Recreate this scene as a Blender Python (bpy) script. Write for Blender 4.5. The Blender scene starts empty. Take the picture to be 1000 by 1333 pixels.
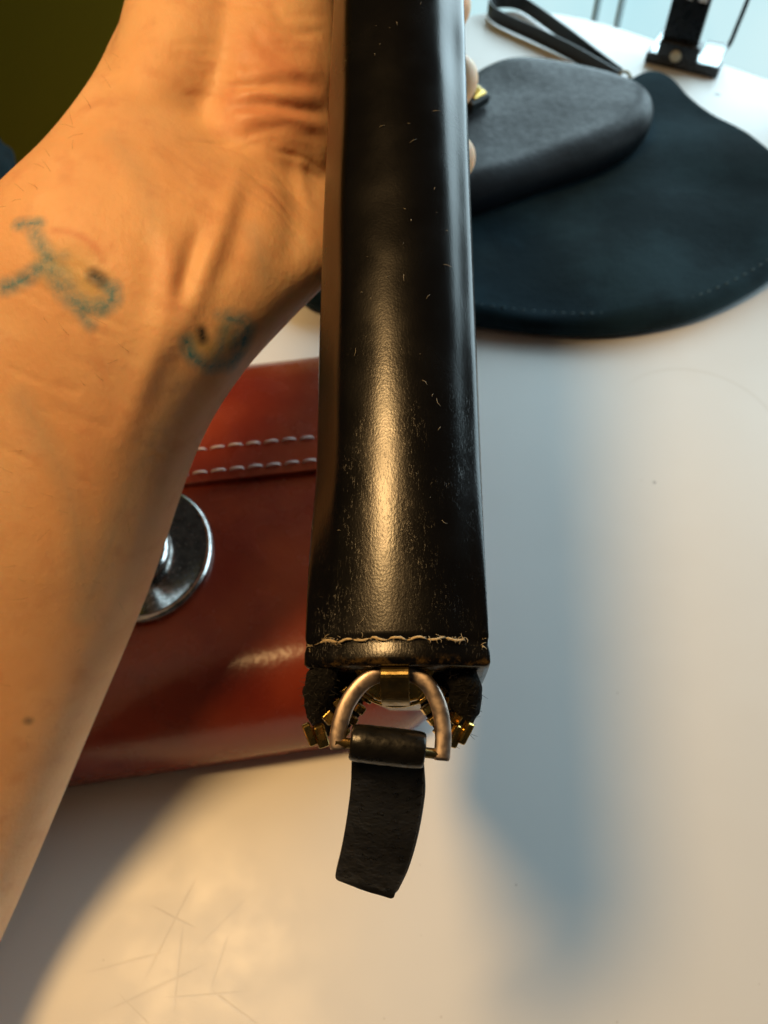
import bpy, bmesh, math, random
from mathutils import Vector, Matrix, noise
from mathutils.bvhtree import BVHTree
random.seed(7)
S = bpy.context.scene
COL = S.collection

# ------------------------------------------------------------------ camera
CAMZ, PITCH, F = 0.25, math.radians(55), 1066.0
cam = bpy.data.cameras.new('camera'); camo = bpy.data.objects.new('camera', cam); COL.objects.link(camo)
camo.location = (0, 0, CAMZ); camo.rotation_euler = (math.radians(90) - PITCH, 0, 0)
cam.sensor_fit = 'VERTICAL'; cam.sensor_height = 24; cam.lens = 24 * F / 1333.0
cam.clip_start = 0.005; cam.clip_end = 50
cam.dof.use_dof = True; cam.dof.focus_distance = 0.124; cam.dof.aperture_fstop = 20
S.camera = camo
S.view_settings.view_transform = 'Standard'; S.view_settings.look = 'None'
S.view_settings.exposure = -0.1; S.view_settings.gamma = 1; S.view_settings.use_curve_mapping = False

# ------------------------------------------------------------------ world and lamps
W = bpy.data.worlds.new('World'); S.world = W; W.use_nodes = True
W.node_tree.nodes['Background'].inputs[0].default_value = (0.62, 0.56, 0.48, 1)
W.node_tree.nodes['Background'].inputs[1].default_value = 0.04
def lamp(name, kind, loc, energy, color, **k):
    l = bpy.data.lights.new(name, kind); l.energy = energy; l.color = color
    for a, b in k.items(): setattr(l, a, b)
    o = bpy.data.objects.new(name, l); COL.objects.link(o); o.location = loc
    return o
dl = lamp('desk_lamp', 'SPOT', (-0.165, 0.100, 0.60), 10.8, (1.0, 0.60, 0.235), shadow_soft_size=0.06, spot_size=math.radians(104), spot_blend=0.9)
dl.rotation_euler = (math.radians(-5), math.radians(-8), 0)      # shaded lamp above the forearm, tipped slightly towards the table's near edge
WA = math.radians(-39.9)                      # the window runs along the table's far right edge
wl = lamp('window_daylight', 'AREA', (0.475, 0.600, 0.24), 7.4, (0.68, 0.90, 1.0), shape='RECTANGLE', size=0.95, size_y=0.46)
wl.rotation_euler = (math.radians(-90), 0, WA)

# ------------------------------------------------------------------ helpers
UP = Vector((0, math.sin(PITCH), math.cos(PITCH))); FW = Vector((0, math.cos(PITCH), -math.sin(PITCH))); RT = Vector((1, 0, 0))
CAM = Vector((0, 0, CAMZ))
s = CAMZ / .40          # size unit of the things lying on the table
SC = Matrix.Diagonal((s, s, s, 1))
def D(u, v): return RT * ((u - 500) / F) + UP * (-(v - 666.5) / F) + FW
def P(u, v, Z): return CAM + D(u, v) * Z
def T(u, v, z=0.0):
    d = D(u, v); return CAM + d * ((z * s - CAMZ) / d.z)

class MB:
    def __init__(s): s.v = []; s.f = []
    def add(s, v, f):
        n = len(s.v); s.v += [tuple(p) for p in v]; s.f += [tuple(i + n for i in q) for q in f]; return s
    def box(s, lo, hi, M=None):
        (a, b, c), (d, e, g) = lo, hi
        v = [Vector(p) for p in [(a,b,c),(d,b,c),(d,e,c),(a,e,c),(a,b,g),(d,b,g),(d,e,g),(a,e,g)]]
        if M: v = [M @ p for p in v]
        return s.add(v, [(3,2,1,0),(4,5,6,7),(0,1,5,4),(1,2,6,5),(2,3,7,6),(3,0,4,7)])
    def loft(s, rings, caps=True, closed=False):
        n = len(rings[0]); m = len(rings); v = [p for r in rings for p in r]; f = []
        for i in range(m if closed else m - 1):
            a, b = i * n, ((i + 1) % m) * n
            for j in range(n): k = (j + 1) % n; f.append((a + j, a + k, b + k, b + j))
        if caps and not closed: f.append(tuple(reversed(range(n)))); f.append(tuple(range((m - 1) * n, m * n)))
        return s.add(v, f)
    def tube(s, pts, rad, seg=8, flat=1.0, up=None, closed=False):
        pts = [Vector(p) for p in pts]; m = len(pts); rings = []; N = None
        for i, p in enumerate(pts):
            if closed: t = pts[(i + 1) % m] - pts[i - 1]
            else: t = pts[min(i + 1, m - 1)] - pts[max(i - 1, 0)]
            t.normalize()
            if up is not None: N = Vector(up)
            elif N is None: N = Vector((0, 0, 1)) if abs(t.z) < .8 else Vector((1, 0, 0))
            N = (N - t * N.dot(t)).normalized(); B = t.cross(N)
            r = rad[i] if isinstance(rad, (list, tuple)) else rad
            rings.append([p + N * (r * flat * math.cos(6.2832 * k / seg)) + B * (r * math.sin(6.2832 * k / seg)) for k in range(seg)])
        return s.loft(rings, True, closed)
    def lathe(s, prof, seg=32, M=None):
        rings = [[Vector((r * math.cos(6.2832 * k / seg), r * math.sin(6.2832 * k / seg), z)) for k in range(seg)] for r, z in prof]
        if M: rings = [[M @ p for p in r] for r in rings]
        return s.loft(rings)
    def mesh(s, name, smooth=True):
        me = bpy.data.meshes.new(name); me.from_pydata(s.v, [], s.f); me.update()
        bm = bmesh.new(); bm.from_mesh(me); bmesh.ops.recalc_face_normals(bm, faces=bm.faces); bm.to_mesh(me); bm.free()
        if smooth: me.polygons.foreach_set('use_smooth', [True] * len(me.polygons))
        return me
    def build(s, name, mat, parent=None, smooth=True, bevel=0, sub=0):
        return link(s.mesh(name, smooth), name, mat, parent, bevel, sub)
def link(me, name, mat, parent=None, bevel=0, sub=0):
    o = bpy.data.objects.new(name, me); COL.objects.link(o)
    if mat and not me.materials: me.materials.append(mat)
    if parent: o.parent = parent
    if bevel:
        m = o.modifiers.new('bevel', 'BEVEL'); m.width = bevel; m.segments = 3; m.limit_method = 'ANGLE'; m.angle_limit = math.radians(40)
    if sub:
        m = o.modifiers.new('sub', 'SUBSURF'); m.levels = sub; m.render_levels = sub
    return o
def tag(o, label, cat, group=None):
    o['label'] = label; o['category'] = cat
    if group: o['group'] = group
    return o
def thing(name, label, cat, M=None, group=None):
    o = bpy.data.objects.new(name, None); COL.objects.link(o); o.empty_display_size = .02
    if M is not None: o.matrix_world = M
    return tag(o, label, cat, group)
def frame(o, ex, ez):
    ex = Vector(ex).normalized(); ez = Vector(ez); ez = (ez - ex * ez.dot(ex)).normalized(); ey = ez.cross(ex)
    M = Matrix.Identity(4)
    for i in range(3): M[i][0], M[i][1], M[i][2], M[i][3] = ex[i], ey[i], ez[i], o[i]
    return M
def spline(pts, n):
    pts = [Vector(p) for p in pts]; q = [pts[0] * 2 - pts[1]] + pts + [pts[-1] * 2 - pts[-2]]; out = []
    for i in range(1, len(q) - 2):
        for k in range(n):
            t = k / n; a, b, c, d = q[i-1], q[i], q[i+1], q[i+2]
            out.append(.5 * ((2*b) + (c-a)*t + (2*a-5*b+4*c-d)*t*t + (3*b-a-3*c+d)*t*t*t))
    out.append(pts[-1]); return out
def cspline(pts, n):
    pts = [Vector(p) for p in pts]; m = len(pts); out = []
    for i in range(m):
        a, b, c, d = pts[i-1], pts[i], pts[(i+1) % m], pts[(i+2) % m]
        for k in range(n):
            t = k / n; out.append(.5 * ((2*b) + (c-a)*t + (2*a-5*b+4*c-d)*t*t + (3*b-a-3*c+d)*t*t*t))
    return out

# ------------------------------------------------------------------ material helpers
class NT:
    def __init__(s, name):
        s.m = bpy.data.materials.new(name); s.m.use_nodes = True; s.t = s.m.node_tree; s.b = s.t.nodes['Principled BSDF']; s.co = None
    def n(s, kind, **k):
        x = s.t.nodes.new(kind)
        for a, b in k.items(): setattr(x, a, b)
        return x
    def l(s, a, b): s.t.links.new(a, b)
    def put(s, sock, v):
        if hasattr(v, 'is_output'): s.l(v, sock)
        elif isinstance(v, tuple) and len(v) == 3 and sock.type == 'RGBA': sock.default_value = (*v, 1)
        else: sock.default_value = v
    def set(s, **k):
        for a, b in k.items(): s.put(s.b.inputs[a.replace('_', ' ')], b)
        return s
    def coord(s, scale=(1, 1, 1), rot=(0, 0, 0)):
        if s.co is None: s.co = s.n('ShaderNodeTexCoord').outputs['Object']
        mp = s.n('ShaderNodeMapping'); mp.inputs['Scale'].default_value = scale; mp.inputs['Rotation'].default_value = rot; s.l(s.co, mp.inputs[0]); return mp.outputs[0]
    def noise(s, scale, detail=4, rough=.5, stretch=(1, 1, 1), rot=(0, 0, 0), dist=0):
        x = s.n('ShaderNodeTexNoise'); s.l(s.coord(stretch, rot), x.inputs['Vector']); x.inputs['Scale'].default_value = scale
        x.inputs['Detail'].default_value = detail; x.inputs['Roughness'].default_value = rough; x.inputs['Distortion'].default_value = dist; return x.outputs['Fac']
    def voro(s, scale, stretch=(1, 1, 1), feature='F1', out='Distance'):
        x = s.n('ShaderNodeTexVoronoi', feature=feature); s.l(s.coord(stretch), x.inputs['Vector']); x.inputs['Scale'].default_value = scale; return x.outputs[out]
    def math(s, op, a, b=0.0, clamp=False):
        x = s.n('ShaderNodeMath', operation=op, use_clamp=clamp); s.put(x.inputs[0], a); s.put(x.inputs[1], b); return x.outputs[0]
    def ramp(s, v, lo, hi, a=0.0, b=1.0):
        x = s.n('ShaderNodeMapRange', interpolation_type='SMOOTHSTEP'); s.put(x.inputs[0], v)
        for i, q in enumerate((lo, hi, a, b)): x.inputs[i + 1].default_value = q
        return x.outputs[0]
    def mix(s, f, a, b):
        x = s.n('ShaderNodeMix', data_type='RGBA'); s.put(x.inputs[0], f); s.put(x.inputs[6], a); s.put(x.inputs[7], b); return x.outputs[2]
    def bump(s, h, strength, dist, prev=None):
        x = s.n('ShaderNodeBump'); s.put(x.inputs['Height'], h); x.inputs['Strength'].default_value = strength; x.inputs['Distance'].default_value = dist
        if prev: s.l(prev, x.inputs['Normal'])
        s.l(x.outputs[0], s.b.inputs['Normal']); return x.outputs[0]
    def attr(s, name): return s.n('ShaderNodeAttribute', attribute_name=name).outputs['Fac']
    def sep(s):
        x = s.n('ShaderNodeSeparateXYZ'); s.l(s.coord(), x.inputs[0]); return x.outputs
def simple(name, col, rough=.5, metal=0, nscale=300, var=.15, bump=.1, bd=.0003, **k):
    m = NT(name); nz = m.noise(nscale, 4)
    m.set(Base_Color=m.mix(nz, tuple(c * (1 - var) for c in col), tuple(min(1, c * (1 + var)) for c in col)), Roughness=m.ramp(nz, .3, .7, max(0, rough - .06), rough + .06), Metallic=metal, **k)
    if bump: m.bump(nz, bump, bd)
    return m.m

# black wallet leather: fine grain, hair cracks along the spine, worn fold at the hem
def black_leather():
    m = NT('black_leather'); X, Y, Z = m.sep()
    grain = m.voro(3600, (1, .7, 1)); fine = m.noise(1500, 4, .6, (1, .38, 1), dist=.7); low = m.noise(120, 3)
    cr = m.ramp(m.noise(5200, 3, .65, (1, .16, 1), dist=1.4), .58, .72)
    patch = m.ramp(m.noise(130, 4, .7, (1, .6, 1)), .30, .75)
    nearhem = m.ramp(Y, .0, .07, .30, .04)
    crm = m.math('MULTIPLY', m.math('MULTIPLY', cr, patch), nearhem)
    hem = m.math('MULTIPLY', m.ramp(Y, .0002, .0019, 1, 0), m.ramp(m.noise(420, 5, .7), .46, .64))
    col = m.mix(crm, (.0022, .0021, .0022), (.035, .028, .017)); col = m.mix(m.math('MULTIPLY', hem, .75), col, (.11, .068, .022))
    m.set(Base_Color=col, Roughness=m.math('ADD', m.ramp(low, .25, .75, .21, .28), m.math('MULTIPLY', crm, .25)), Specular_IOR_Level=.38)
    a = m.bump(low, .05, .0006); a = m.bump(grain, .14, .00006, a); a = m.bump(fine, .17, .00009, a); m.bump(crm, .5, -.00012, a)
    return m.m
def tab_leather():
    m = NT('black_tab_leather'); g = m.voro(1500); w = m.noise(700, 4, .6, (.8, 1.2, 1.2), dist=.5)
    m.set(Base_Color=m.mix(w, (.004, .004, .0035), (.008, .0075, .006)), Roughness=m.ramp(w, .3, .7, .26, .38), Specular_IOR_Level=.5)
    a = m.bump(w, .10, .0003); m.bump(g, .2, .00012, a); return m.m
def red_leather():
    m = NT('chestnut_leather'); n1 = m.noise(22, 4); n2 = m.noise(900, 4)
    m.set(Base_Color=m.mix(m.ramp(n1, .3, .7), (.18, .020, .009), (.27, .040, .014)), Roughness=m.ramp(m.noise(60, 5), .3, .7, .20, .30), Specular_IOR_Level=.55, Coat_Weight=.25, Coat_Roughness=.22)
    a = m.bump(m.noise(30, 3), .12, .003); a = m.bump(m.voro(420), .10, .0004, a); m.bump(n2, .12, .0002, a); return m.m
def skin_mat():
    m = NT('skin'); n1 = m.noise(45, 4, .55); n2 = m.noise(160, 4); cell = m.voro(900); fine = m.noise(1400, 3)
    base = m.mix(m.ramp(n1, .32, .68), (.78, .44, .235), (.86, .53, .30)); base = m.mix(m.ramp(n2, .5, .75, 0, .32), base, (.60, .23, .13)); base = m.mix(m.ramp(m.noise(85, 5, .65), .55, .8, 0, .4), base, (.85, .60, .40)); base = m.mix(m.attr('vein'), base, (.36, .33, .27))
    base = m.mix(m.attr('red'), base, (.55, .13, .07))
    base = m.mix(m.attr('yellow'), base, (.42, .36, .13)); base = m.mix(m.math('MULTIPLY', m.attr('ink'), m.ramp(m.noise(520, 4, .7), .3, .65, .55, 1.0)), base, (.02, .22, .32)); base = m.mix(m.attr('dark'), base, (.02, .025, .035))
    m.set(Base_Color=base, Roughness=m.ramp(n2, .3, .7, .46, .6), Specular_IOR_Level=.4, Subsurface_Weight=.3, Subsurface_Scale=.004, Subsurface_Radius=(1, .35, .18))
    a = m.bump(m.noise(260, 4, .6), .16, .0007); a = m.bump(m.noise(420, 3, .6, (1.6, .6, 1), (0, 0, .5)), .2, .0004, a); a = m.bump(cell, .16, .0002, a); m.bump(fine, .15, .00015, a); return m.m
def suede():
    m = NT('dark_teal_suede'); n1 = m.noise(26, 5, .6); n2 = m.noise(1100, 4)
    m.set(Base_Color=m.mix(m.ramp(n1, .38, .64), (.003, .009, .014), (.009, .024, .034)), Roughness=.95, Specular_IOR_Level=.12, Sheen_Weight=.16, Sheen_Roughness=.5, Sheen_Tint=(.35, .6, .7))
    a = m.bump(n1, .3, .003); m.bump(n2, .5, .0006, a); return m.m
def grey_leather():
    m = NT('charcoal_pebbled_leather'); g = m.voro(620); n1 = m.noise(30, 3)
    m.set(Base_Color=m.mix(n1, (.005, .007, .011), (.009, .0115, .017)), Roughness=m.ramp(m.noise(300, 3), .3, .7, .42, .52), Specular_IOR_Level=.22)
    a = m.bump(n1, .3, .003); m.bump(g, .22, .0004, a); return m.m
def table_mat():
    m = NT('white_laminate'); X, Y, Z = m.sep(); n1 = m.noise(6, 4); n2 = m.noise(70, 5, .6)
    def seg(a, b, w):
        d = b - a; L = d.length; d /= L
        px = m.math('SUBTRACT', X, a.x); py = m.math('SUBTRACT', Y, a.y)
        s = m.math('ADD', m.math('MULTIPLY', px, d.x), m.math('MULTIPLY', py, d.y)); q = m.math('ABSOLUTE', m.math('SUBTRACT', m.math('MULTIPLY', px, d.y), m.math('MULTIPLY', py, d.x)))
        q = m.math('ADD', q, m.math('MULTIPLY', m.math('SUBTRACT', n2, .5), w * 3.5))
        inside = m.math('MULTIPLY', m.ramp(s, 0, L * .25), m.ramp(s, L * .7, L, 1, 0))
        return m.math('MULTIPLY', m.ramp(m.math('ABSOLUTE', q), w * .4, w, 1, 0), inside)
    scr = None
    for (u0, v0, u1, v1, w, k) in [(192,1176,262,1212,.0003,.8),(262,1130,180,1290,.0003,.75),(240,1190,225,1330,.00024,.6),(120,1325,280,1250,.0003,.6),(270,1285,350,1345,.00024,.6),
                                  (150,1290,200,1340,.00024,.5),(300,1210,270,1300,.0002,.5),(100,1270,230,1235,.00024,.55),(205,1300,330,1290,.0002,.5),(330,1160,250,1240,.0003,.4)]:
        x = m.math('MULTIPLY', seg(T(u0, v0), T(u1, v1), w), k); scr = x if scr is None else m.math('MAXIMUM', scr, x)
    c = T(905, 560); dx = m.math('SUBTRACT', X, c.x); dy = m.math('SUBTRACT', Y, c.y); r = m.math('SQRT', m.math('ADD', m.math('MULTIPLY', dx, dx), m.math('MULTIPLY', dy, dy)))
    ring = m.math('MULTIPLY', m.ramp(m.math('ABSOLUTE', m.math('SUBTRACT', r, .034)), .0002, .0012, 1, 0), m.ramp(m.math('ADD', dx, dy), -.01, .04, 0, .35))
    spk = None
    for (u, v, q) in [(852, 628, .0008), (934, 123, .0025), (804, 902, .0003), (672, 1152, .0003)]:
        p = T(u, v); ax = m.math('SUBTRACT', X, p.x); ay = m.math('SUBTRACT', Y, p.y); rr = m.math('SQRT', m.math('ADD', m.math('MULTIPLY', ax, ax), m.math('MULTIPLY', ay, ay)))
        x = m.ramp(rr, q * .5, q, .6, 0); spk = x if spk is None else m.math('MAXIMUM', spk, x)
    dust = m.math('MULTIPLY', m.ramp(m.voro(130), .02, .05, 1, 0), m.ramp(m.noise(60, 2), .55, .6))
    col = m.mix(m.ramp(n1, .3, .7), (.76, .765, .76), (.80, .80, .79)); col = m.mix(m.math('MULTIPLY', ring, .5), col, (.5, .46, .4)); col = m.mix(spk, col, (.10, .09, .09)); col = m.mix(m.math('MULTIPLY', dust, .35), col, (.25, .22, .2)); col = m.mix(m.math('MULTIPLY', scr, .15), col, (.38, .26, .15))
    m.set(Base_Color=col, Roughness=m.math('ADD', m.ramp(n2, .3, .7, .34, .42), m.math('MULTIPLY', ring, .1)), Specular_IOR_Level=.45)
    smg = m.ramp(m.noise(18, 5, .7, (1, .5, 1), (0, 0, .6)), .45, .75)
    m.set(Roughness=m.math('ADD', m.ramp(n2, .3, .7, .33, .42), m.math('MULTIPLY', smg, .08)))
    a = m.bump(m.noise(9, 2), .08, .004); a = m.bump(m.noise(1200, 3), .05, .0002, a); m.bump(scr, .25, -.0002, a); return m.m
def brass(name, col, rough):
    m = NT(name); n = m.noise(700, 5, .65); sm = m.noise(250, 3)
    m.set(Base_Color=m.mix(m.ramp(sm, .4, .7), col, tuple(c * .55 for c in col)), Metallic=1.0, Roughness=m.ramp(n, .3, .7, rough - .08, rough + .12)); m.bump(n, .15, .0001); return m.m
M_BLACK = black_leather(); M_TAB = tab_leather(); M_RED = red_leather(); M_SKIN = skin_mat(); M_SUEDE = suede(); M_GREY = grey_leather(); M_TABLE = table_mat()
M_GOLD = brass('gold_metal', (.62, .42, .12), .24); M_AGED = brass('aged_brass', (.26, .19, .075), .38); M_RING = brass('worn_brass_ring', (.66, .53, .44), .40); M_SILVER = brass('silver_plate', (.55, .54, .53), .16)
M_THREAD = simple('cream_thread', (.55, .44, .27), .9, nscale=3000, var=.35, bump=.5, bd=.0002)
M_WTHREAD = simple('pale_pink_thread', (.72, .62, .60), .8, nscale=1500, var=.2, bump=.4)
M_TEALTHREAD = simple('teal_thread', (.07, .12, .14), .8)
M_TAPE = simple('black_cotton_tape', (.008, .008, .008), .97, nscale=1600, var=.6, bump=1.0, bd=.0006, Specular_IOR_Level=.15)
M_FLUFF = simple('black_fluff', (.05, .047, .042), .95, bump=0); M_LINT = simple('pale_lint', (.42, .38, .30), .9, bump=0)
M_EDGE = simple('brown_cut_edge', (.035, .028, .02), .6, nscale=2500, var=.5, bump=.4, bd=.0003)
M_HAIR = simple('fine_hair', (.22, .12, .05), .6, bump=0)
M_STRAP = simple('black_strap_leather', (.010, .013, .015), .42, nscale=500, bump=.25, Specular_IOR_Level=.5)
M_PLASTIC = simple('black_plastic', (.008, .008, .009), .3, nscale=200, bump=.03)
M_MARK = simple('mark_white', (.75, .78, .8), .6, bump=0); M_IVORY = simple('ivory_knob', (.55, .50, .36), .4, bump=0)
M_OLIVE = simple('olive_upholstery', (.42, .29, .02), .92, nscale=700, var=.25, bump=.3, Specular_IOR_Level=.1)
M_TEAL = simple('dark_teal_knit', (.006, .016, .02), .95, nscale=160, var=.9, bump=.8, bd=.003); M_TAUPE = simple('taupe_ceramic', (.20, .165, .165), .4, nscale=120, bump=.1)
M_FLOOR = simple('brown_floor', (.07, .045, .025), .5, nscale=20, var=.4); M_FRAME = simple('white_window_frame', (.7, .74, .76), .45, nscale=90, var=.05); M_TLEG = simple('grey_table_steel', (.25, .25, .26), .4, 1.0)
def clear(name, col):
    m = NT(name); m.set(Base_Color=col, Roughness=.03, Transmission_Weight=1.0, IOR=1.45); return m.m
M_ACRYL = clear('clear_acrylic', (.9, .97, .98))
def daylight():
    m = NT('daylit_window_pane'); n = m.noise(3.2, 4); m.set(Base_Color=(.02, .02, .02), Roughness=.1, Emission_Color=m.mix(m.ramp(n, .3, .7), (.50, .86, .95), (.72, .97, 1.0)), Emission_Strength=1.0); return m.m
M_PANE = daylight()

# ------------------------------------------------------------------ the setting: floor, table, window, chair
fl = MB().box((-2.5, -1.5, -.76), (3, 2.2, -.74)).build('floor', M_FLOOR, smooth=False); fl['kind'] = 'structure'
def rounded_poly(pts, r, n=10):
    out = []; m = len(pts)
    for i in range(m):
        p = Vector(pts[i]); a = (Vector(pts[i-1]) - p).normalized(); b = (Vector(pts[(i+1) % m]) - p).normalized()
        rr = r[i] if isinstance(r, (list, tuple)) else r
        s, e = p + a * rr, p + b * rr
        for k in range(n + 1): t = k / n; out.append(s * (1-t)**2 + p * (2*t*(1-t)) + e * t*t)
    return out
table = thing('table', 'white laminate table with a rounded corner under the bags', 'table', Matrix.Translation((0, 0, -.74)))
tp = rounded_poly([(x * s, y * s) for x, y in [(.135, .975), (-.46, .44), (-.50, -.18), (.95, -.18), (.95, .30)]], [.095, .10, .07, .07, .11])
def inset(poly, d):
    c = Vector((.15, .25)); return [c + (p - c) * (1 - d / (p - c).length) for p in poly]
rings = [[Vector((p.x, p.y, z + .74)) for p in inset(tp, d)] for d, z in [(.006, -.03), (.0, -.024), (0, -.005), (.0015, -.0015), (.005, 0.0)]]
MB().loft(rings).build('table_top', M_TABLE, table, smooth=False)
MB().lathe([(.04, .041), (.04, .7095)], 24, Matrix.Translation((.15, .25, 0))).build('table_leg', M_TLEG, table)
MB().lathe([(.26, 0), (.26, .012), (.05, .04)], 40, Matrix.Translation((.15, .25, 0))).build('table_base', M_TLEG, table)

WY = 1.0
win = thing('window', 'tall bright daylit window behind the far corner of the table', 'window', Matrix.Translation((.512, .580, -.74)) @ Matrix.Rotation(WA, 4, 'Z'))
MB().box((-.70, 0, .03), (.45, .004, 1.24)).build('pane', M_PANE, win, smooth=False)
for x in (-.40, -.376):
    MB().box((x - .0016, -.012, .03), (x + .0016, -.002, 1.24)).build('mullion', M_FRAME, win, smooth=False, bevel=.001)
for x in (-.73, .48):
    MB().box((x - .03, -.02, 0), (x + .03, .02, 1.27)).build('frame_post', M_FRAME, win, smooth=False, bevel=.003)
for z in (.0, 1.24):
    MB().box((-.70, -.02, z), (.45, -.001, z + .03)).build('frame_rail', M_FRAME, win, smooth=False, bevel=.003)

ch = thing('chair', 'olive upholstered chair back in the dim corner behind the wrist', 'chair', Matrix.Translation((-.52, .70, -.74)))
def pad(cx, cy, cz, sx, sy, sz, r, n=5):
    mb = MB(); bm = bmesh.new(); bmesh.ops.create_cube(bm, size=1)
    bmesh.ops.subdivide_edges(bm, edges=bm.edges, cuts=10, use_grid_fill=True); vs = []
    for v in bm.verts:
        p = Vector((v.co.x * sx, v.co.y * sy, v.co.z * sz)); h = Vector((sx / 2 - r, sy / 2 - r, sz / 2 - r))
        q = Vector([max(-h[i], min(h[i], p[i])) for i in range(3)]); d = p - q
        if d.length > 1e-6: d = d.normalized() * r
        vs.append(q + d + Vector((cx, cy, cz)))
    mb.add(vs, [[v.index for v in f.verts] for f in bm.faces]); bm.free(); return mb
pad(0, .05, .86, .95, .12, .80, .055).build('backrest', M_OLIVE, ch, sub=1)
pad(0, -.0, .30, .95, .34, .2, .06).build('seat', M_OLIVE, ch, sub=1)
for x in (-.42, .42):
    for y in (-.12, .08): MB().tube([(x, y, 0), (x, y, .24)], [.014, .02], 12).build('leg', M_PLASTIC, ch)

def blob(name, mat, c, s, seed, amp, parent=None):
    bm = bmesh.new(); bmesh.ops.create_icosphere(bm, subdivisions=5, radius=1)
    for v in bm.verts:
        q = v.co.copy(); k = 1 + amp * noise.fractal(q * 2.2 + Vector((seed, 0, 0)), 1, 2, 4)
        v.co = Vector((q.x * s[0] * k + c[0], q.y * s[1] * k + c[1], q.z * s[2] * k + c[2]))
    me = bpy.data.meshes.new(name); bm.to_mesh(me); bm.free(); me.polygons.foreach_set('use_smooth', [True] * len(me.polygons))
    return link(me, name, mat, parent)
CP = P(-112, 235, .98 * s)
tag(blob('knit_cushion', M_TEAL, CP, (.115 * s, .08 * s, .14 * s), 3, .16), 'dark teal knitted cushion at the left edge beside the olive chair', 'cushion')

# ------------------------------------------------------------------ pillow bodies (rounded-outline leather goods lying on the table)
def pillow(outline, z0, h, R, power=2.0, nr=9, lump=0.0, seed=0, belly=.35):
    """closed body over a 2D outline: bottom at z0, rounded sides, nearly flat top"""
    z0, h, R, lump = z0 * s, h * s, R * s, lump * s; c = Vector((0, 0))
    for p in outline: c += p
    c /= len(outline); rings = []
    def ring(ins, z):
        out = []
        for p in outline:
            d = p - c; L = d.length; q = c + d * max(.02, 1 - ins / L)
            zz = z + (lump * noise.noise(Vector((q.x * 22, q.y * 22, seed))) * min(1, ins / R) if z > z0 + h * belly else 0)
            out.append(Vector((q.x, q.y, zz)))
        return out
    hb = h * belly
    for k in range(4): t = (math.pi / 2) * k / 4; rings.append(ring(R * .6 * (1 - math.sin(t)), z0 + hb * (1 - math.cos(t))))
    for k in range(nr + 1): t = (math.pi / 2) * k / nr; rings.append(ring(R * (1 - math.cos(t)), z0 + hb + (h - hb) * math.sin(t) ** (2 / power)))
    mn = min((p - c).length for p in outline)
    base = rings[-1]
    for k in range(1, 13):
        f = 1 - k / 12.2; rings.append([Vector((c.x + (p.x - c.x) * f, c.y + (p.y - c.y) * f, z0 + h + lump * noise.noise(Vector(((c.x + (p.x - c.x) * f) * 22, (c.y + (p.y - c.y) * f) * 22, seed))))) for p in base])
    return MB().loft(rings)
def ground(pts, z): return [Vector((q.x, q.y)) for q in (T(u, v, z) for u, v in pts)]

# dark suede bag
SU = [(396,395),(440,410),(520,416),(615,424),(700,434),(780,437),(860,427),(930,406),(1000,368),(1045,325),(1055,275),(1025,232),(975,186),(925,158),(895,136),(872,113),(848,104),(822,112),(760,150),(680,185),(590,225),(490,275),(420,325),(385,365)]
so = cspline(ground(SU, .006), 6)
sroot = thing('suede_bag', 'flat rounded dark teal suede bag lying beneath the charcoal pouch', 'bag', Matrix.Translation((0, 0, .0)))
pillow(so, .0008, .017, .012, lump=.004, seed=2.0, belly=.45).build('body', M_SUEDE, sroot)
cc = sum(so, Vector((0, 0))) / len(so)
sm = MB().tube([(0, -.0014, 0), (0, 0, .0003), (0, .0014, 0)], [.0003, .0006, .0003], 6).mesh('stitch')
stp = [cc + (p - cc) * (1 - .010 * s / (p - cc).length) for p in so]
acc = 0; cnt = 0
for i in range(len(stp)):
    a, b = stp[i], stp[(i + 1) % len(stp)]; acc += (b - a).length
    if acc > .0042 * s and cnt < 290:
        acc = 0; cnt += 1; o = link(sm, 'stitch', M_TEALTHREAD, sroot); d = b - a
        o.location = (a.x, a.y, .0174 * s); o.scale = (s, s, s); o.rotation_euler = (0, 0, math.atan2(d.y, d.x) - math.pi / 2)

# charcoal pouch with wrist strap
GP = [(470,280),(540,282),(605,268),(700,238),(785,208),(832,182),(849,158),(843,131),(805,113),(730,95),(672,90),(630,100),(590,125),(540,165),(480,215),(450,250)]
go = cspline(ground(GP, .035), 6)
groot = thing('wristlet_pouch', 'plump charcoal grained leather pouch with a wrist strap, on the suede bag', 'pouch', Matrix.Translation((0, 0, 0)))
pillow(go, .0182, .034, .022, lump=.005, seed=5.0, belly=.42, power=2.3).build('body', M_GREY, groot)
def ribbon(path, w, th, up=Vector((0, 0, 1))):
    rings = []; m = len(path)
    for i, p in enumerate(path):
        t = (path[min(i+1, m-1)] - path[max(i-1, 0)]).normalized(); s = t.cross(up).normalized() * th / 2; u = up * w / 2
        rings.append([p - s - u, p + s - u, p + s + u, p - s + u])
    return MB().loft(rings)
zs = .0085
loop = [T(806,103,zs),T(780,88,zs),T(745,68,zs),T(700,46,zs),T(662,29,zs),T(642,18,zs),T(637,8,zs),T(650,1,zs),T(675,3,zs),T(700,18,zs),T(740,47,zs),T(775,74,zs),T(808,99,zs)]
st = ribbon(spline(loop, 6), .014 * s, .0026 * s).build('wrist_strap', M_STRAP, groot, smooth=False, bevel=.0006)
MB().tube([T(798,101,.009), T(812,107,.010), T(824,116,.022)], [.0052 * s, .0058 * s, .004 * s], 10, .7).build('strap_keeper', M_STRAP, groot)
MB().tube(cspline([T(812,104,.010) + Vector((.006*math.cos(a), .003*math.sin(a), .006*math.sin(a))) * s for a in [k*.785 for k in range(8)]], 3), .0009, 8, closed=True).build('strap_ring', M_AGED, groot)
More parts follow.
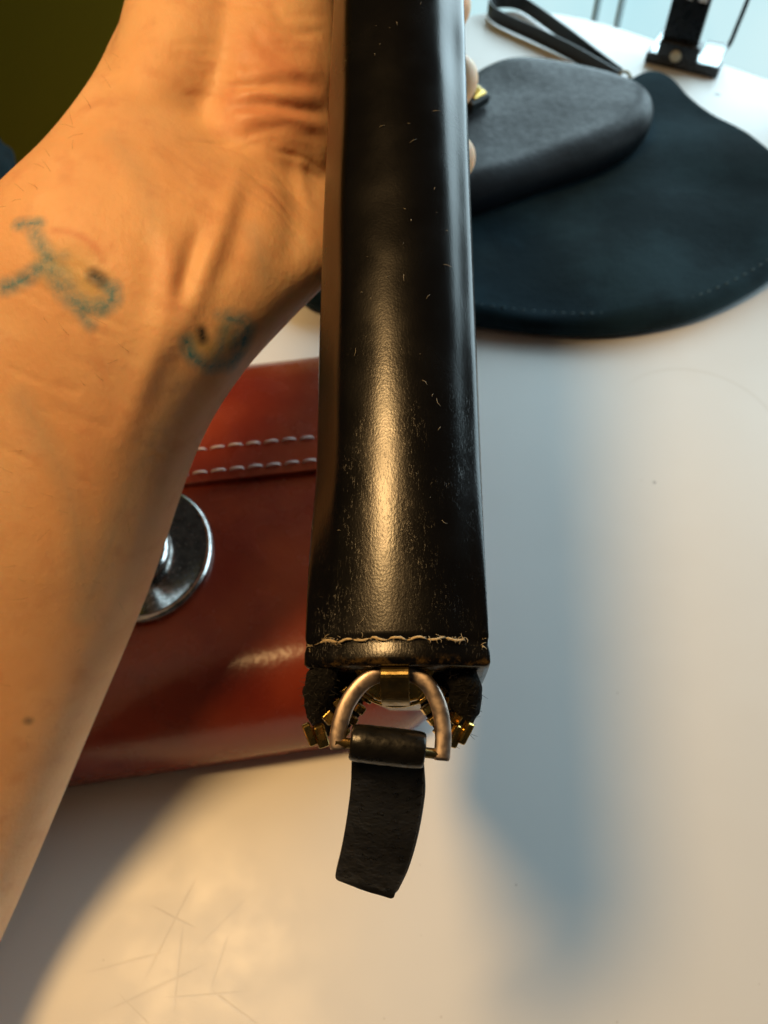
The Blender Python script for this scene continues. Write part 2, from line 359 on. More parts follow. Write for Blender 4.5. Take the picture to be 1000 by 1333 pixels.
tabM = frame(T(618, 124, .0635), T(636, 118, .0635) - T(612, 131, .0635), (0, -.25, 1)) @ SC
MB().box((-.011, -.008, -.0075), (.011, .008, .0015), tabM).build('closure_tab', M_STRAP, groot, smooth=False, bevel=.0012)
gb = MB().box((-.006, -.0055, .0016), (.0075, .0045, .0030), tabM); gb.tube([tabM @ Vector((-.003, -.001, .003)), tabM @ Vector((.001, .002, .0045)), tabM @ Vector((.005, 0, .003))], [.0015, .0022, .0012], 8)
gb.build('gold_stud', M_GOLD, groot, smooth=False, bevel=.0006)

# ------------------------------------------------------------------ chestnut satchel
BM = frame(Vector((-.128, .236, 0)) * s, (math.cos(math.radians(9)), math.sin(math.radians(9)), 0), (0, 0, 1)) @ SC
bag = thing('satchel', 'glossy chestnut leather satchel with white-stitched flap, lying under the forearm', 'bag', BM)
HA, HB, RC, HH, RR = .145, .117, .030, .058, .036
def rrect(ins, n=9):
    a, b, r = HA - ins, HB - ins, max(RC - ins, .004); out = []
    for (sx, sy, t0) in [(1, 1, 0), (-1, 1, 90), (-1, -1, 180), (1, -1, 270)]:
        for k in range(n + 1):
            t = math.radians(t0 + 90 * k / n); out.append((sx * (a - r) + r * math.cos(t), sy * (b - r) + r * math.sin(t)))
        nx = (-sx if sx * sy > 0 else sx, sy if sx * sy > 0 else -sy)
        p0 = out[-1]; t = math.radians(t0 + 90); e = (nx[0] * (a - r) + r * math.cos(t), nx[1] * (b - r) + r * math.sin(t))
        for k in range(1, 10): out.append((p0[0] + (e[0] - p0[0]) * k / 10, p0[1] + (e[1] - p0[1]) * k / 10))
    return out
def bagz(x, y):
    r = RC; qx, qy = abs(x) - (HA - r), abs(y) - (HB - r)
    d = -(math.hypot(max(qx, 0), max(qy, 0)) + min(max(qx, qy), 0) - r); d = max(0, d)
    t = min(1, d / RR); return .018 + (HH - .018) * math.sqrt(max(0, 1 - (1 - t) ** 2)) + .003 * min(1, d / .1)
rings = [[Vector((x, y, .0008 + z)) for x, y in rrect(i)] for i, z in [(.014, 0), (.006, .002), (.001, .008), (0, .016)]]
for k in range(1, 13):
    i = RR * (1 - math.cos(1.5708 * k / 12)); rings.append([Vector((x, y, bagz(x, y))) for x, y in rrect(i)])
for i in (.05, .066, .082, .098, .11): rings.append([Vector((x, y, bagz(x, y))) for x, y in rrect(i)])
MB().loft(rings).build('body', M_RED, bag)
# flap: 3 mm sheet following the top, wrapping over the upper edge
fx0, fx1, fy0 = -HA + .004, HA - .004, .0125
def flap(off):
    rows = []
    for j in range(31):
        y = fy0 + (HB + .0015 - fy0) * (j / 30) ** .8; row = []
        for i in range(41):
            x = fx0 + (fx1 - fx0) * i / 40; yy = min(y, HB + .0015)
            sag = -.0012 * (1 - j / 30)
            row.append(Vector((x, yy, bagz(x, min(yy, HB)) + off + (sag if off > .002 else 0))))
        rows.append(row)
    rows.append([Vector((p.x, HB + off + .001, .008)) for p in rows[-1]]); return rows
fo, fi = flap(.0045), flap(.0008); mb = MB(); nn = len(fo); nx = 41
mb.v = [tuple(p) for r in fo for p in r] + [tuple(p) for r in fi for p in r]; off = nn * nx
for j in range(nn - 1):
    for i in range(nx - 1):
        a = j * nx + i; mb.f.append((a, a + 1, a + nx + 1, a + nx)); mb.f.append((off + a, off + a + nx, off + a + nx + 1, off + a + 1))
for i in range(nx - 1): mb.f.append((i, off + i, off + i + 1, i + 1)); a = (nn - 1) * nx + i; mb.f.append((a, a + 1, off + a + 1, off + a))
for j in range(nn - 1):
    a = j * nx; mb.f.append((a, a + nx, off + a + nx, off + a)); b = a + nx - 1; mb.f.append((b, off + b, off + b + nx, b + nx))
flapo = mb.build('flap', M_RED, bag, bevel=.0008)
sm = MB().tube([(-.0036, 0, -.0006), (-.0026, 0, .0004), (0, 0, .0007), (.0026, 0, .0004), (.0036, 0, -.0006)], [.0003, .00055, .00062, .00055, .0003], 8).mesh('stitch')
for yy in (fy0 + .0055, fy0 + .0215):
    x = fx0 + .006
    while x < fx1 - .005:
        o = link(sm, 'stitch', M_WTHREAD, flapo); o.location = (x, yy + random.uniform(-.0002, .0002), bagz(x, yy) + .0040); o.rotation_euler = (0, -.0, random.uniform(-.06, .06)); x += .0095
tl = BM.inverted() @ T(190, 722, .060); tl.z = bagz(tl.x, tl.y)
def oval(rx, ry, z): return [Vector((tl.x + rx * math.cos(6.2832 * k / 56), tl.y + ry * math.sin(6.2832 * k / 56), tl.z + z)) for k in range(56)]
lk = MB().loft([oval(.0315, .0375, .0004), oval(.0328, .0388, .0012), oval(.0328, .0388, .0030), oval(.0315, .0375, .0042), oval(.0295, .0355, .0042), oval(.028, .034, .0030), oval(.010, .013, .0034)]).build('turn_lock', M_SILVER, bag)
MB().loft([oval(.012, .018, .0035), oval(.013, .019, .005), oval(.013, .019, .007), oval(.0105, .0165, .009)]).build('lock_collar', M_SILVER, lk)
pad(tl.x - .001, tl.y, tl.z + .014, .008, .032, .011, .0035).build('twist_knob', M_SILVER, lk, sub=1)

# ------------------------------------------------------------------ stand, cable and vase in the bright corner
e0 = T(838, 82, 0); e1 = T(932, 104, 0); L = (e1 - e0).length / s
stand = thing('display_stand', 'small black upright stand with clear feet at the bright table corner', 'stand', frame(e0, e1 - e0, (0, 0, 1)) @ SC)
MB().box((0, 0, .0006), (L, .016, .010)).build('base_bar', M_PLASTIC, stand, smooth=False, bevel=.001)
cb = MB().box((.40*L - .018, -.0015, .0102), (.40*L + .020, .014, .024)).build('clamp_block', M_PLASTIC, stand, smooth=False, bevel=.001)
MB().lathe([(.0045, 0), (.0055, .0008), (.005, .002), (.001, .0024)], 24, Matrix.Translation((.40*L, -.0016, .0135)) @ Matrix.Rotation(math.radians(90), 4, 'X')).build('knob', M_IVORY, cb)
up = MB().box((.36*L - .015, .004, .0242), (.36*L + .019, .012, .155)).build('upright', M_PLASTIC, stand, smooth=False, bevel=.001)
for x, w in ((.37*L, .0045), (.37*L + .0115, .0075)):
    MB().box((x - w / 2, .0030, .060), (x + w / 2, .0039, .060 + w * 1.35)).build('white_mark', M_MARK, up, smooth=False)  # two small pale rectangles on the front of the upright
for x0, x1 in ((.004, .40*L - .0185), (.40*L + .0205, L - .002)):
    MB().box((x0, .003, .0102), (x1, .034, .0175)).build('clear_foot', M_ACRYL, stand, smooth=False, bevel=.0008)
c0 = T(946, 62, .003)
tag(MB().tube(spline([c0 + Vector((-.014, .004, .0)) * s, c0, c0 + Vector((.006, .006, .02)) * s, c0 + Vector((.010, .010, .06)) * s, c0 + Vector((.012, .012, .14)) * s], 6), .0022 * s, 8).build('cable', M_STRAP), 'thin dark cable rising from the table beside the black stand', 'cable')
vx, vy = .412, .675
tag(MB().lathe([(.001, .0006), (.040, .0006), (.044, .004), (.056, .03), (.068, .065), (.074, .10), (.072, .14), (.060, .17), (.052, .18), (.050, .18), (.057, .165), (.068, .14), (.07, .10), (.05, .03), (.001, .01)], 48, Matrix.Translation((vx * s, vy * s, 0)) @ SC).build('vase', M_TAUPE), 'smooth taupe rounded vase cut off by the right edge', 'vase')

# ------------------------------------------------------------------ black leather wallet, held in the air
A0 = P(513, 866, .112); A1 = P(513, 0, .148); ax = (A1 - A0).normalized()
ey = ax; ex = (RT - ey * RT.dot(ey)).normalized(); ez = ex.cross(ey); ra = math.radians(-6); ex = ex * math.cos(ra) - ez * math.sin(ra); ez = ex.cross(ey)
WM = frame(A0, ex, ez)
wal = thing('wallet', 'black leather zip wallet held edge up with its spine to the viewer', 'wallet', WM)
WI = WM.inverted()
def Wp(u, v, Z): return WI @ P(u, v, Z)
DEP = .086
def section(hw, dome, rc, y, grow=0.0):
    hw += grow; pts = []; e = min(1, y / .035); e = e * e * (3 - 2 * e)
    prof = {}
    for sg, x0, fa in ((1, .0098 - .0024 * min(1, max(0, y - .02) / .11) + .0004 * noise.noise(Vector((2, y * 55, 0))), 33 + 10 * min(1, max(0, y - .05) / .06) + 3 * noise.noise(Vector((4, y * 80, 0)))), (-1, .0088 + .0003 * noise.noise(Vector((7, y * 45, 0))), 52)):
        row = []; z = 0; px_ = 0; N = 26; hs = hw; hw = hw + (.0009 if sg < 0 else -.0003) * math.sin(math.pi * min(1, max(0, y) / .13))
        for k in range(1, N + 1):
            x = hw * (1 - (1 - k / N) ** 1.25); q = (x + px_) / 2
            if q < x0 - .0008: a = 27 * q / x0
            elif q < x0 + .0008: a = 27 + (fa - 27) * (q - x0 + .0008) / .0016
            elif q < hw - .0007: a = fa + 6 * (q - x0) / (hw - x0)
            else: a = fa + 6 + 28 * (q - hw + .0007) / .0007
            a *= (.42 + .58 * e) if q > x0 - .0008 else (.80 + .20 * e); z -= (x - px_) * math.tan(math.radians(a)); px_ = x; row.append((sg * x, z + grow))
        prof[sg] = row; hw = hs
    pts = prof[-1][::-1] + [(0, grow)] + prof[1]; zr, zl = prof[1][-1][1], prof[-1][-1][1]
    hb = hw * .72
    for k in range(1, 11): t = k / 10; pts.append((hw + .0003 * math.sin(3.14 * t) + (hb - hw) * t ** 1.4, zr - (DEP + zr) * t ** 1.3))
    for k in range(10, 0, -1): t = k / 10; pts.append((-(hw + .0003 * math.sin(3.14 * t) + (hb - hw) * t ** 1.4), zl - (DEP + zl) * t ** 1.3))
    out = []
    for x, z in pts:
        n1 = noise.noise(Vector((x * 70, y * 28, 3.1 + z * 40))); n2 = noise.noise(Vector((x * 260, y * 90, 9.0)))
        s = .00014 * n1 + .00003 * n2
        # shallow pinch along the right shoulder, deeper towards the far end
        if x > .004 and z > -.01: s -= .0004 * math.exp(-((x - .0105) / .0012) ** 2) * (.35 + .65 * min(1, y / .1)) * (.6 + .5 * noise.noise(Vector((0, y * 60, 1))))
        out.append(Vector((x * (1 + 12 * s), y, z + s)))
    return out
rings = []
ys = [0, .0002, .0006, .0012, .0022, .0030, .0034, .0038, .0042, .0048, .006] + [.006 + .186 * k / 120 for k in range(1, 121)]
for y in ys:
    g = -.0007 if y == 0 else -.0003 if y < .0004 else 0.00006 if y < .003 else -.00014 if y < .004 else 0
    rings.append(section(.0131 - .0004 * min(1, y / .14), .0024, .0040, y, g))
MB().loft(rings).build('leather_shell', M_BLACK, wal)
# zip along the far edge (faces away from the viewer)
zt = MB().box((-.0062, .002, -DEP - .0062), (.0062, .190, -DEP - .0008)).build('zip_tape', M_TAPE, wal, smooth=False, bevel=.001)
tm = MB().box((-.0021, -.0006, -.0010), (.0021, .0006, .0006)).mesh('zip_tooth', False)
for k in range(98):
    o = link(tm, 'zip_tooth', M_GOLD, zt); o.location = ((.0007 if k % 2 else -.0007), .004 + k * .0019, -DEP - .0068)
# hem stitching
xs = -.0112
while xs < .0096:
    w = random.uniform(.0022, .0032); pts = []
    for k in range(7):
        t = k / 6; x = xs + w * t; z = -.0014 * (x / .0084) ** 2 - .0002 - max(0, abs(x) - .0084) * .2 + .00045 * math.sin(math.pi * t) ** .6
        
        pts.append((x, .00365 + .00018 * math.sin(x * 1900 + 1) + random.uniform(-.00006, .00006), z))
    MB().tube(pts, [.0001, .00016, .0002, .00017, .0002, .00015, .0001], 8).build('hem_stitch', M_THREAD, wal); xs += w + .00005
fr = MB()
for k in range(60):
    x = random.choice([random.uniform(-.0105, .0100), random.uniform(-.0105, -.007), random.uniform(.006, .010)]); q = Vector((x, .0036 + random.uniform(-.0003, .0003), -.0007 * (x / .0098) ** 2 + .0002)); d = Vector((random.uniform(-1, 1), random.uniform(-1.2, .6), random.uniform(.0, .5))).normalized() * random.uniform(.0003, .0010)
    fr.tube([q, q + d * .5 + Vector((random.uniform(-.0002, .0002), 0, .0001)), q + d], [.00004, .00003, .00002], 4)
for sx in (-1, 1):
    for k in range(14):
        q = Vector((sx * (.0118 + random.uniform(0, .0006)), .0030 + random.uniform(-.0008, .0010), -.003 + random.uniform(-.001, .001))); d = Vector((sx * random.uniform(.2, 1), random.uniform(-1, .8), random.uniform(-.3, .8))) * random.uniform(.0004, .0011)
        fr.tube([q, q + d * .5 + Vector((0, .0001, 0)), q + d], [.00005, .00004, .00002], 4)
o = fr.build('frayed_fibres', M_THREAD, wal); o['kind'] = 'stuff'
ln = MB()
for k in range(60):
    x = random.gauss(.001, .0052); y = .006 + random.random() ** 1.3 * .125
    if abs(x) > .0095: continue
    z = -.0017 * (x / .0084) ** 2 + .0002 - max(0, abs(x) - .0082) * .75; q = Vector((x, y, z)); a = random.uniform(0, 6.28); l = random.choice([.00010, .00014, .0002, .0003, .0006]) * random.uniform(.7, 1.3)
    d = Vector((math.cos(a), math.sin(a), 0)) * l; e = Vector((-d.y, d.x, 0)) * random.uniform(-.3, .3)
    ln.tube([q - d, q + e + Vector((0, 0, .00008)), q + d], [.00002, .00003, .00002], 4)
o = ln.build('lint', M_LINT, wal); o['kind'] = 'stuff'
# small pale flake stuck to the spine
MB().tube([Wp(544, 384, .1315) + Vector((0, 0, 0)), Wp(546, 391, .1312), Wp(544, 399, .1308)], [.0001, .00028, .00012], 6).build('pale_flake', M_THREAD, wal)

# open zip end below the hem: cotton tape folds, metal teeth, slider, D ring, leather pull
def fold(path, rad, seed):
    mb = MB(); pts = spline(path, 8); n = len(pts)
    rr = [rad * (.75 + .25 * math.sin(math.pi * (i / (n - 1)) ** .8)) for i in range(n)]; mb.tube(pts, rr, 22, .8)
    mb.v = [tuple(Vector(p) + Vector(noise.noise_vector(Vector(p) * 900 + Vector((seed, 0, 0)))) * .00028 + Vector(noise.noise_vector(Vector(p) * 300 + Vector((seed, 5, 0)))) * .0005) for p in mb.v]; return mb
for s_, path in (('l', [Wp(428, 862, .117), Wp(418, 886, .1175), Wp(414, 910, .119), Wp(420, 934, .121), Wp(430, 950, .124)]), ('r', [Wp(596, 862, .117), Wp(604, 886, .1175), Wp(606, 912, .119), Wp(600, 936, .121), Wp(592, 952, .124)])):
    tp_ = fold(path, .0023, 1 if s_ == 'l' else 8).build('tape_fold', M_TAPE, wal)
    fz = MB()
    for k in range(260):
        i = random.random(); a, b = path[min(3, int(i * 4))], path[min(4, int(i * 4) + 1)]; q = a.lerp(b, random.random()); dr = Vector((random.gauss(0, 1), random.gauss(0, 1), random.gauss(0, 1))).normalized(); q = q + dr * .0021
        e = (dr + Vector((random.gauss(0, .6), random.gauss(0, .6), random.gauss(0, .6)))) * random.uniform(.0003, .0009); fz.tube([q, q + e * .5, q + e + Vector((random.uniform(-.0002, .0002), 0, 0))], [.00004, .00003, .00002], 3)
    o = fz.build('fluff', M_FLUFF, tp_); o['kind'] = 'stuff'
# inner tape flanges
for q4 in ([(440, 866), (482, 868), (470, 930), (446, 958), (420, 944), (424, 900)], [(544, 868), (588, 866), (602, 905), (600, 944), (574, 962), (548, 922)]):
    a = [Wp(u, v, .1215 + (v - 866) * .00003) for u, v in q4]; b = [Wp(u, v, .1228 + (v - 866) * .00003) for u, v in q4]
    MB().loft([a, b]).build('tape_flange', M_TAPE, wal, smooth=False, bevel=.0003)
tooth = MB().box((-.00085, -.00055, -.00085), (.00085, .00055, .00085))
tmesh = tooth.mesh('metal_tooth', False)
def tooth_row(lst):
    for (u, v, Z, ang, sx, sy) in lst:
        o = link(tmesh, 'metal_tooth', M_GOLD, wal, bevel=.0002); X = (RT * math.cos(ang) - UP * math.sin(ang)); Yv = (UP * math.cos(ang) + RT * math.sin(ang))
        Mw = frame(P(u, v, Z), X * .9 + FW * .3, Yv); o.matrix_local = WI @ Mw @ Matrix.Diagonal((sx, 1.4, sy, 1))
tooth_row([(428, 934, .1185, -.75, .95, 1.0), (439, 916, .1192, -.7, .8, .8), (450, 901, .1198, -.65, .7, .8), (478, 908, .1195, .55, .9, .7), (468, 922, .1195, .6, .9, .7), (458, 936, .1195, .65, .9, .7), (448, 950, .1195, .7, .9, .7),
           (592, 934, .1185, .65, .9, 1.0), (584, 915, .1192, .6, .8, .8), (574, 900, .1198, .55, .7, .8), (548, 909, .1195, -.55, .9, .7), (556, 923, .1195, -.6, .9, .7), (564, 937, .1195, -.65, .9, .7), (572, 951, .1195, -.7, .9, .7)])
stop = MB().box((-.00085, -.0005, -.0017), (.00085, .0007, .0017)).mesh('end_stop', False)
for u, v, Z, ang, sx in ((403, 956, .1168, -.38, .75), (418, 958, .1172, -.30, 1.0), (606, 954, .1168, .48, .75), (593, 958, .1172, .42, .9)):
    o = link(stop, 'end_stop', M_GOLD, wal, bevel=.0004); X = RT * math.cos(ang) - UP * math.sin(ang); Yv = UP * math.cos(ang) + RT * math.sin(ang)
    o.matrix_local = WI @ frame(P(u, v, Z), X * .95 + FW * .25, Yv) @ Matrix.Diagonal((sx, 1.3, 1, 1))
sl_o = [(462, 872), (490, 868), (540, 868), (566, 872), (556, 898), (544, 911), (518, 917), (490, 911), (472, 897)]
sld = MB().loft([[Wp(u, v, .1178) for u, v in sl_o], [Wp(u, v, .1190) for u, v in sl_o]]).build('slider', M_GOLD, wal, smooth=False, bevel=.0003)
MB().tube(spline([Wp(466, 899, .1174), Wp(488, 913, .1172), Wp(516, 919, .1171), Wp(546, 913, .1172), Wp(564, 897, .1174)], 6), .00028, 8).build('slider_rim', M_GOLD, sld)
br = spline([Wp(514, 862, .1165), Wp(514, 868, .1135), Wp(514, 878, .1122), Wp(514, 898, .1128), Wp(515, 912, .1142), Wp(516, 917, .1168)], 5)
rings = []
for i, p in enumerate(br):
    t = (br[min(i + 1, len(br) - 1)] - br[max(i - 1, 0)]).normalized(); nn_ = t.cross(Vector((1, 0, 0))).normalized(); w = .0020
    rings.append([p + Vector((-w, 0, 0)) - nn_ * .00025, p + Vector((w, 0, 0)) - nn_ * .00025, p + Vector((w, 0, 0)) + nn_ * .00025, p + Vector((-w, 0, 0)) + nn_ * .00025])
MB().loft(rings).build('bridge', M_AGED, sld, smooth=False, bevel=.00015)
dpath = spline([Wp(440, 976, .1125), Wp(441, 950, .1130), Wp(452, 916, .1137), Wp(474, 888, .1143), Wp(502, 876, .1148), Wp(530, 876, .1148), Wp(555, 889, .1143), Wp(571, 918, .1137), Wp(577, 954, .1130), Wp(575, 990, .1122)], 8)
MB().tube(dpath, [.0010] + [.00115] * (len(dpath) - 2) + [.0010], 16, .5, up=WI.to_3x3() @ (-FW)).build('d_ring', M_RING, wal)
MB().tube([Wp(437, 966, .1128), Wp(506, 973, .1128), Wp(580, 983, .1126)], .00075, 10).build('ring_bar', M_AGED, wal)
# pull: rolled loop over the bar and hanging tab
pul = MB(); c0_, c1_ = Wp(456, 966, .1128), Wp(553, 977, .1128); axr = (c1_ - c0_).normalized(); vup = WI.to_3x3() @ (-FW); vup = (vup - axr * vup.dot(axr)).normalized(); vs = axr.cross(vup)
rings = []
for i in range(25):
    t = i / 24; e = 1 - .10 * (abs(2 * t - 1) ** 6); rings.append([c0_.lerp(c1_, t) + (vup * math.cos(6.2832 * k / 28) * .0024 + vs * math.sin(6.2832 * k / 28) * .0026) * (e + .020 * noise.noise(Vector((t * 9 + k * .12, 2, 0)))) for k in range(28)])
pul.loft(rings); pull = pul.build('pull_roll', M_TAB, wal, bevel=.0003)
rows = [(458, 551, 976, 986, .1148), (457.5, 551, 1000, 1004, .1152), (456, 549.5, 1030, 1040, .1180), (450, 541, 1075, 1090, .1228), (443.5, 529, 1110, 1132, .1265), (437, 516, 1137, 1160, .1294), (437.5, 513, 1144, 1168, .1301), (441, 509, 1147, 1170, .1303)]
cl = [spline([Wp(r[0], r[2], r[4]), Wp((r[0] + r[1]) / 2 - 1, (r[2] + r[3]) / 2 + 1, r[4] - .0002), Wp(r[1], r[3], r[4])], 8) for r in rows]
cols = [spline([c[i] for c in cl], 6) for i in range(17)]; n = len(cols[0]); rings = []
for j in range(n):
    fr_ = []; bk = []
    for i in range(17):
        p = cols[i][j]; q = Vector(p) + vup * .00008 * noise.noise(Vector(p) * 700); fr_.append(q); bk.append(q - vup * .0019)
    rings.append(fr_ + bk[::-1])
MB().loft(rings).build('pull_tab', M_TAB, wal, smooth=True, bevel=.0005)
MB().tube([p - vup * .0010 + Vector((.00005, 0, 0)) for p in cols[16][4:-9]], [.00042 * min(1, .25 + i / 9, .25 + (len(cols[16]) - 14 - i) / 4) for i in range(len(cols[16][4:-9]))], 8).build('cut_edge', M_EDGE, wal)  # brown strip down the tab's right edge, paler than the tab

# ------------------------------------------------------------------ the forearm and hand holding the wallet
SEC = [(-720, 1470, -190, 1600, .162, .031), (-450, 1080, 0, 1215, .198, .030), (-330, 800, 110, 960, .198, .028), (-225, 590, 190, 770, .187, .026), (-112, 392, 252, 590, .176, .0225),
       (-2, 264, 308, 492, .170, .0200), (72, 188, 372, 420, .173, .0190), (122, 118, 440, 350, .180, .0185), (152, 55, 470, 290, .196, .0180), (178, -10, 490, 235, .212, .016), (225, -110, 480, 200, .226, .013)]
keys = [(P(a, b, Z), P(c, d, Z), t) for a, b, c, d, Z, t in SEC]
Ls, Rs = spline([k[0] for k in keys], 6), spline([k[1] for k in keys], 6); Ts = [v.x for v in spline([Vector((k[2], 0, 0)) for k in keys], 6)]
hm = MB(); rings = []
for a, b, t in zip(Ls, Rs, Ts):
    c = (a + b) / 2; w = (b - a) / 2; nv = (c - CAM).normalized(); nv = (nv - w.normalized() * nv.dot(w.normalized())).normalized()
    ring = []
    for k in range(40):
        an = 6.2832 * k / 40; cx, sx = math.cos(an), math.sin(an)
        ring.append(c + w * (abs(cx) ** .88 * (1 if cx > 0 else -1)) + nv * t * (abs(sx) ** .88 * (1 if sx > 0 else -1)))
    rings.append(ring)
hm.loft(rings)
def ball(mb, c, r, seg=20):
    mb.loft([[c + Vector((r * math.sin(math.pi * (i + .02) / 12.04) * math.cos(6.2832 * k / seg), r * math.sin(math.pi * (i + .02) / 12.04) * math.sin(6.2832 * k / seg), r * math.cos(math.pi * (i + .02) / 12.04))) for k in range(seg)] for i in range(13)])
def chain(pts, radii):
    pp = spline(pts, 6); rr = [v.x for v in spline([Vector((r, 0, 0)) for r in radii], 6)]; hm.tube(pp, rr, 20)
    ball(hm, pp[0], rr[0]); ball(hm, pp[-1], rr[-1])
chain([P(190, 170, .180), P(238, 90, .187), P(262, -10, .192), P(300, -100, .194)], [.012, .0155, .0150, .012])             # thenar
chain([P(295, 260, .187), P(340, 160, .191), P(348, 50, .195), P(345, -70, .199)], [.014, .0175, .0180, .016])                    # heel of the palm
chain([P(290, -80, .194), P(335, -170, .193), P(378, -240, .190), P(402, -290, .188)], [.0125, .0105, .0098, .0080])          # thumb
chain([P(322, 350, .188), P(385, 290, .198), P(425, 235, .216)], [.012, .0145, .013]); chain([P(345, 260, .190), P(372, 190, .192), P(368, 120, .193)], [.010, .013, .013])                                           # hypothenar
FING = [([P(430, 225, .230), P(500, 245, .259), P(562, 235, .263), P(592, 205, .2400)], [.0105, .0088, .0078, .0066]),
        ([P(405, 135, .234), P(490, 150, .266), P(562, 135, .270), P(592, 103, .2430)], [.0115, .0095, .0085, .0074]),
        ([P(380, 45, .237), P(475, 50, .271), P(560, 35, .276), P(586, 8, .2500)], [.0115, .0098, .0085, .0068]),
        ([P(345, -50, .238), P(450, -55, .275), P(550, -65, .280), P(576, -90, .2560)], [.0115, .0095, .0082, .0066])]
for pts, rad in FING: chain(pts, rad)
raw = hm.mesh('raw_hand'); ro = bpy.data.objects.new('raw_hand', raw); COL.objects.link(ro)
md = ro.modifiers.new('r', 'REMESH'); md.mode = 'VOXEL'; md.voxel_size = .00062
md2 = ro.modifiers.new('s', 'SMOOTH'); md2.factor = .5; md2.iterations = 75
dg = bpy.context.evaluated_depsgraph_get(); hme = bpy.data.meshes.new_from_object(ro.evaluated_get(dg)); bpy.data.objects.remove(ro)
hme.name = 'hand'
import numpy as np
nv = len(hme.vertices); co = np.empty(nv * 3, 'f'); hme.vertices.foreach_get('co', co); co = co.reshape(-1, 3)
no = np.empty(nv * 3, 'f'); hme.vertex_normals.foreach_get('vector', no); no = no.reshape(-1, 3)
bvh = BVHTree.FromPolygons([v.co for v in hme.vertices], [tuple(p.vertices) for p in hme.polygons])
def hit(u, v):
    r = bvh.ray_cast(CAM, D(u, v).normalized()); return r[0]
face_cam = ((np.array(CAM) - co) * no).sum(1) > 0
def dist_poly(px, n=5):
    pts = [hit(q.x, q.y) for q in spline([Vector((u, v, 0)) for u, v in px], n)]; pts = np.array([tuple(p) for p in pts if p is not None], 'f')
    best = np.full(nv, 9.0, 'f'); par = np.zeros(nv, 'f'); m = len(pts)
    lo, hi = pts.min(0) - .02, pts.max(0) + .02; idx = np.where(((co > lo) & (co < hi)).all(1) & face_cam)[0]; c = co[idx]; bb = best[idx]; pp = par[idx]
    for i in range(m - 1):
        a, b = pts[i], pts[i+1]; d = b - a; t = np.clip(((c - a) @ d) / max(1e-12, d @ d), 0, 1); q = np.linalg.norm(c - (a + t[:, None] * d), axis=1); w = q < bb; bb[w] = q[w]; pp[w] = (i + t[w]) / (m - 1)
    best[idx] = bb; par[idx] = pp; return best, par
disp = np.zeros(nv, 'f')
RIDGE = [([(318,205),(300,262),(282,315),(258,375),(236,425),(216,470)], .0014, .0022), ([(208,285),(220,330),(220,380),(210,430),(186,500),(150,590)], .0015, .0024), ([(262,290),(246,345),(232,395)], -.0019, .0017), ([(322,250),(306,318),(280,380)], -.0009, .0022),
         ([(195,300),(198,360),(190,420)], -.0008, .0030), ([(345,215),(350,280),(330,350)], .0010, .004), ([(385,220),(385,290),(370,350)], -.0010, .003),
         ([(275,108),(320,112),(365,108),(420,112)], -.0012, .0014), ([(300,94),(350,96),(420,90)], .0008, .002), ([(290,122),(340,124),(420,128)], .0010, .0020), ([(296,136),(345,134),(380,142),(425,148)], -.0020, .0015), ([(300,152),(360,154),(425,165)], .0011, .0022), ([(318,170),(360,164),(425,180)], -.0009, .0013),
         ([(318,68),(322,90),(334,108)], -.0006, .0012), ([(330,30),(345,60),(400,70)], -.0007, .0014), ([(350,0),(372,30),(420,50)], -.0006, .0014), ([(270,190),(300,180),(345,188)], -.0008, .003), ([(395,195),(392,235),(400,270)], .0009, .002), ([(300,100),(262,180),(240,250)], -.0010, .008),
         ([(250,425),(225,480),(196,540)], -.0003, .003), ([(150,520),(110,640),(60,780)], .0008, .007), ([(215,560),(170,690),(110,850)], -.0006, .008)]
for k in range(46):      # fine transverse wrinkles by the wrist and along the palm
    u = random.uniform(230, 400); v = random.uniform(10, 290); l = random.uniform(18, 55); sl = random.uniform(-.25, .35) if v < 200 else random.uniform(.3, 1.2)
    RIDGE.append(([(u - l, v - sl * l), (u, v + random.uniform(-3, 3)), (min(u + l, 425), v + sl * l)], -random.uniform(.0002, .0005), random.uniform(.0006, .0011)))
for k in range(26):
    u = random.uniform(20, 230); v = random.uniform(330, 620); l = random.uniform(12, 34)
    RIDGE.append(([(u - l, v - .45 * l), (u, v + random.uniform(-2, 2)), (u + l, v + .5 * l)], -random.uniform(.0001, .0003), random.uniform(.0006, .001)))
for px, amp, w in RIDGE:
    d, t = dist_poly(px); fade = np.clip(np.minimum(t, 1 - t) * 4.0, 0, 1) ** .7; disp += .56 * amp * np.exp(-(d / (1.05 * w)) ** 2) * ((.12 if w > .0015 else 0) + .88 * fade)
co2 = co + no * disp[:, None]
hme.vertices.foreach_set('co', co2.ravel()); hme.update(); hme.polygons.foreach_set('use_smooth', [True] * len(hme.polygons))
def paint(name, strokes, blobs=()):
    a = np.zeros(nv, 'f')
    for px, w, k in strokes:
        d, _ = dist_poly(px, 4); w *= 1.05 * .17 / F; a = np.maximum(a, k * np.maximum(.86 * np.clip(1.5 - d / (1.1 * w), 0, 1), 1.2 * np.clip(1.25 - d / (.6 * w), 0, 1)))
    at = hme.attributes.new(name, 'FLOAT', 'POINT'); at.data.foreach_set('value', np.clip(a, 0, 1))
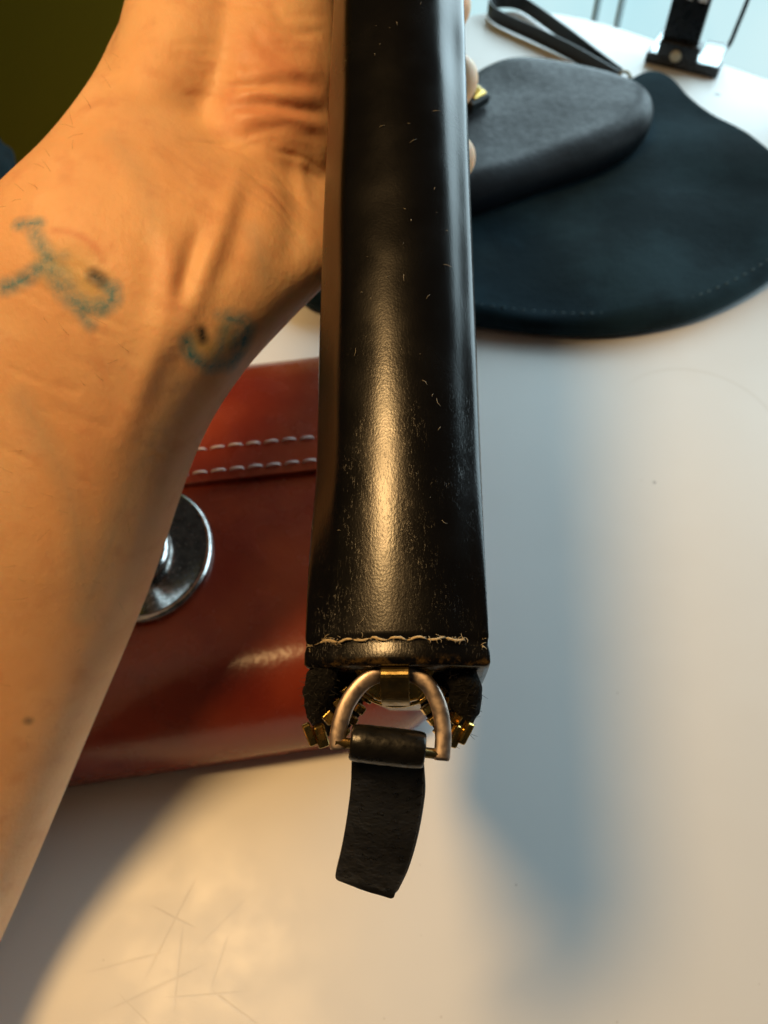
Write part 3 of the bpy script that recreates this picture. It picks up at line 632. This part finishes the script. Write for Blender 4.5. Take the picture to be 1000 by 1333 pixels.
paint('ink', [([(24,292),(50,291)], 7, .75), ([(44,298),(52,318),(66,338)], 9, .62), ([(6,374),(30,364),(58,345)], 9, .72), ([(14,366),(40,356),(60,340)], 6, .6), ([(60,338),(72,362),(90,386),(112,399)], 11, .62), ([(72,350),(92,376)], 10, .45), ([(108,400),(130,402),(146,391),(147,376)], 9, .78), ([(138,372),(148,384)], 7, .7), ([(96,396),(106,410),(118,423)], 7, .6), ([(68,336),(84,333)], 6, .4), ([(120,398),(140,394)], 9, .6),
              ([(243,444),(247,460),(256,470)], 8, .82), ([(252,466),(272,477),(290,474)], 9, .7), ([(276,474),(288,455),(292,436),(300,417)], 9, .5), ([(298,415),(318,420),(323,434)], 10, .66), ([(322,432),(314,455),(303,472)], 12, .80), ([(308,430),(306,450)], 10, .6), ([(284,410),(296,420)], 6, .4)])
paint('yellow', [([(70,345),(95,355),(120,375)], 20, .45), ([(90,330),(118,345)], 14, .3), ([(256,448),(275,455)], 12, .45), ([(292,428),(298,445)], 10, .4)])
paint('vein', [([(110,800),(165,650),(205,560),(232,500)], 16, .32), ([(30,520),(90,640),(112,780)], 14, .25), ([(330,300),(345,360)], 12, .3), ([(150,180),(190,240),(200,300)], 14, .18)])
paint('dark', [([(122,359),(130,364)], 8, .9), ([(262,431),(264,441)], 6, .9), ([(36,938),(38,939)], 5, .55)])
paint('red', [([(70,300),(95,304),(120,318),(134,340)], 4, .32), ([(120,560),(190,520)], 30, .08), ([(345,70),(400,110)], 40, .35), ([(310,140),(400,150)], 30, .35), ([(220,330),(225,400)], 14, .2)])
arm = thing('person', 'bare tattooed left forearm and hand gripping the black wallet from the left', 'person', Matrix.Translation(P(150, 400, .172)))
hme.transform(Matrix.Translation(-P(150, 400, .172))); link(hme, 'forearm_and_hand', M_SKIN, arm)
hr = MB()
for k in range(64):
    if k < 24: t = random.random(); u, v = 5 + 150 * t + random.uniform(0, 26), 262 - 215 * t ** .9 + random.uniform(6, 40)
    else: u, v = random.uniform(0, 170), random.uniform(420, 1050)
    r = bvh.ray_cast(CAM, D(u, v).normalized())
    if r[0] is None or (k >= 24 and r[0] is None): continue
    d = (r[1] * .5 + Vector((random.gauss(-.5, .3), random.gauss(.3, .3), random.gauss(0, .6)))).normalized() * random.uniform(.0015, .004); q = r[0] - P(150, 400, .172)
    hr.tube([q, q + d * .5 + r[1] * .0003, q + d], [.00002, .000018, .00001], 3)
o = hr.build('arm_hair', M_HAIR, arm); o['kind'] = 'stuff'
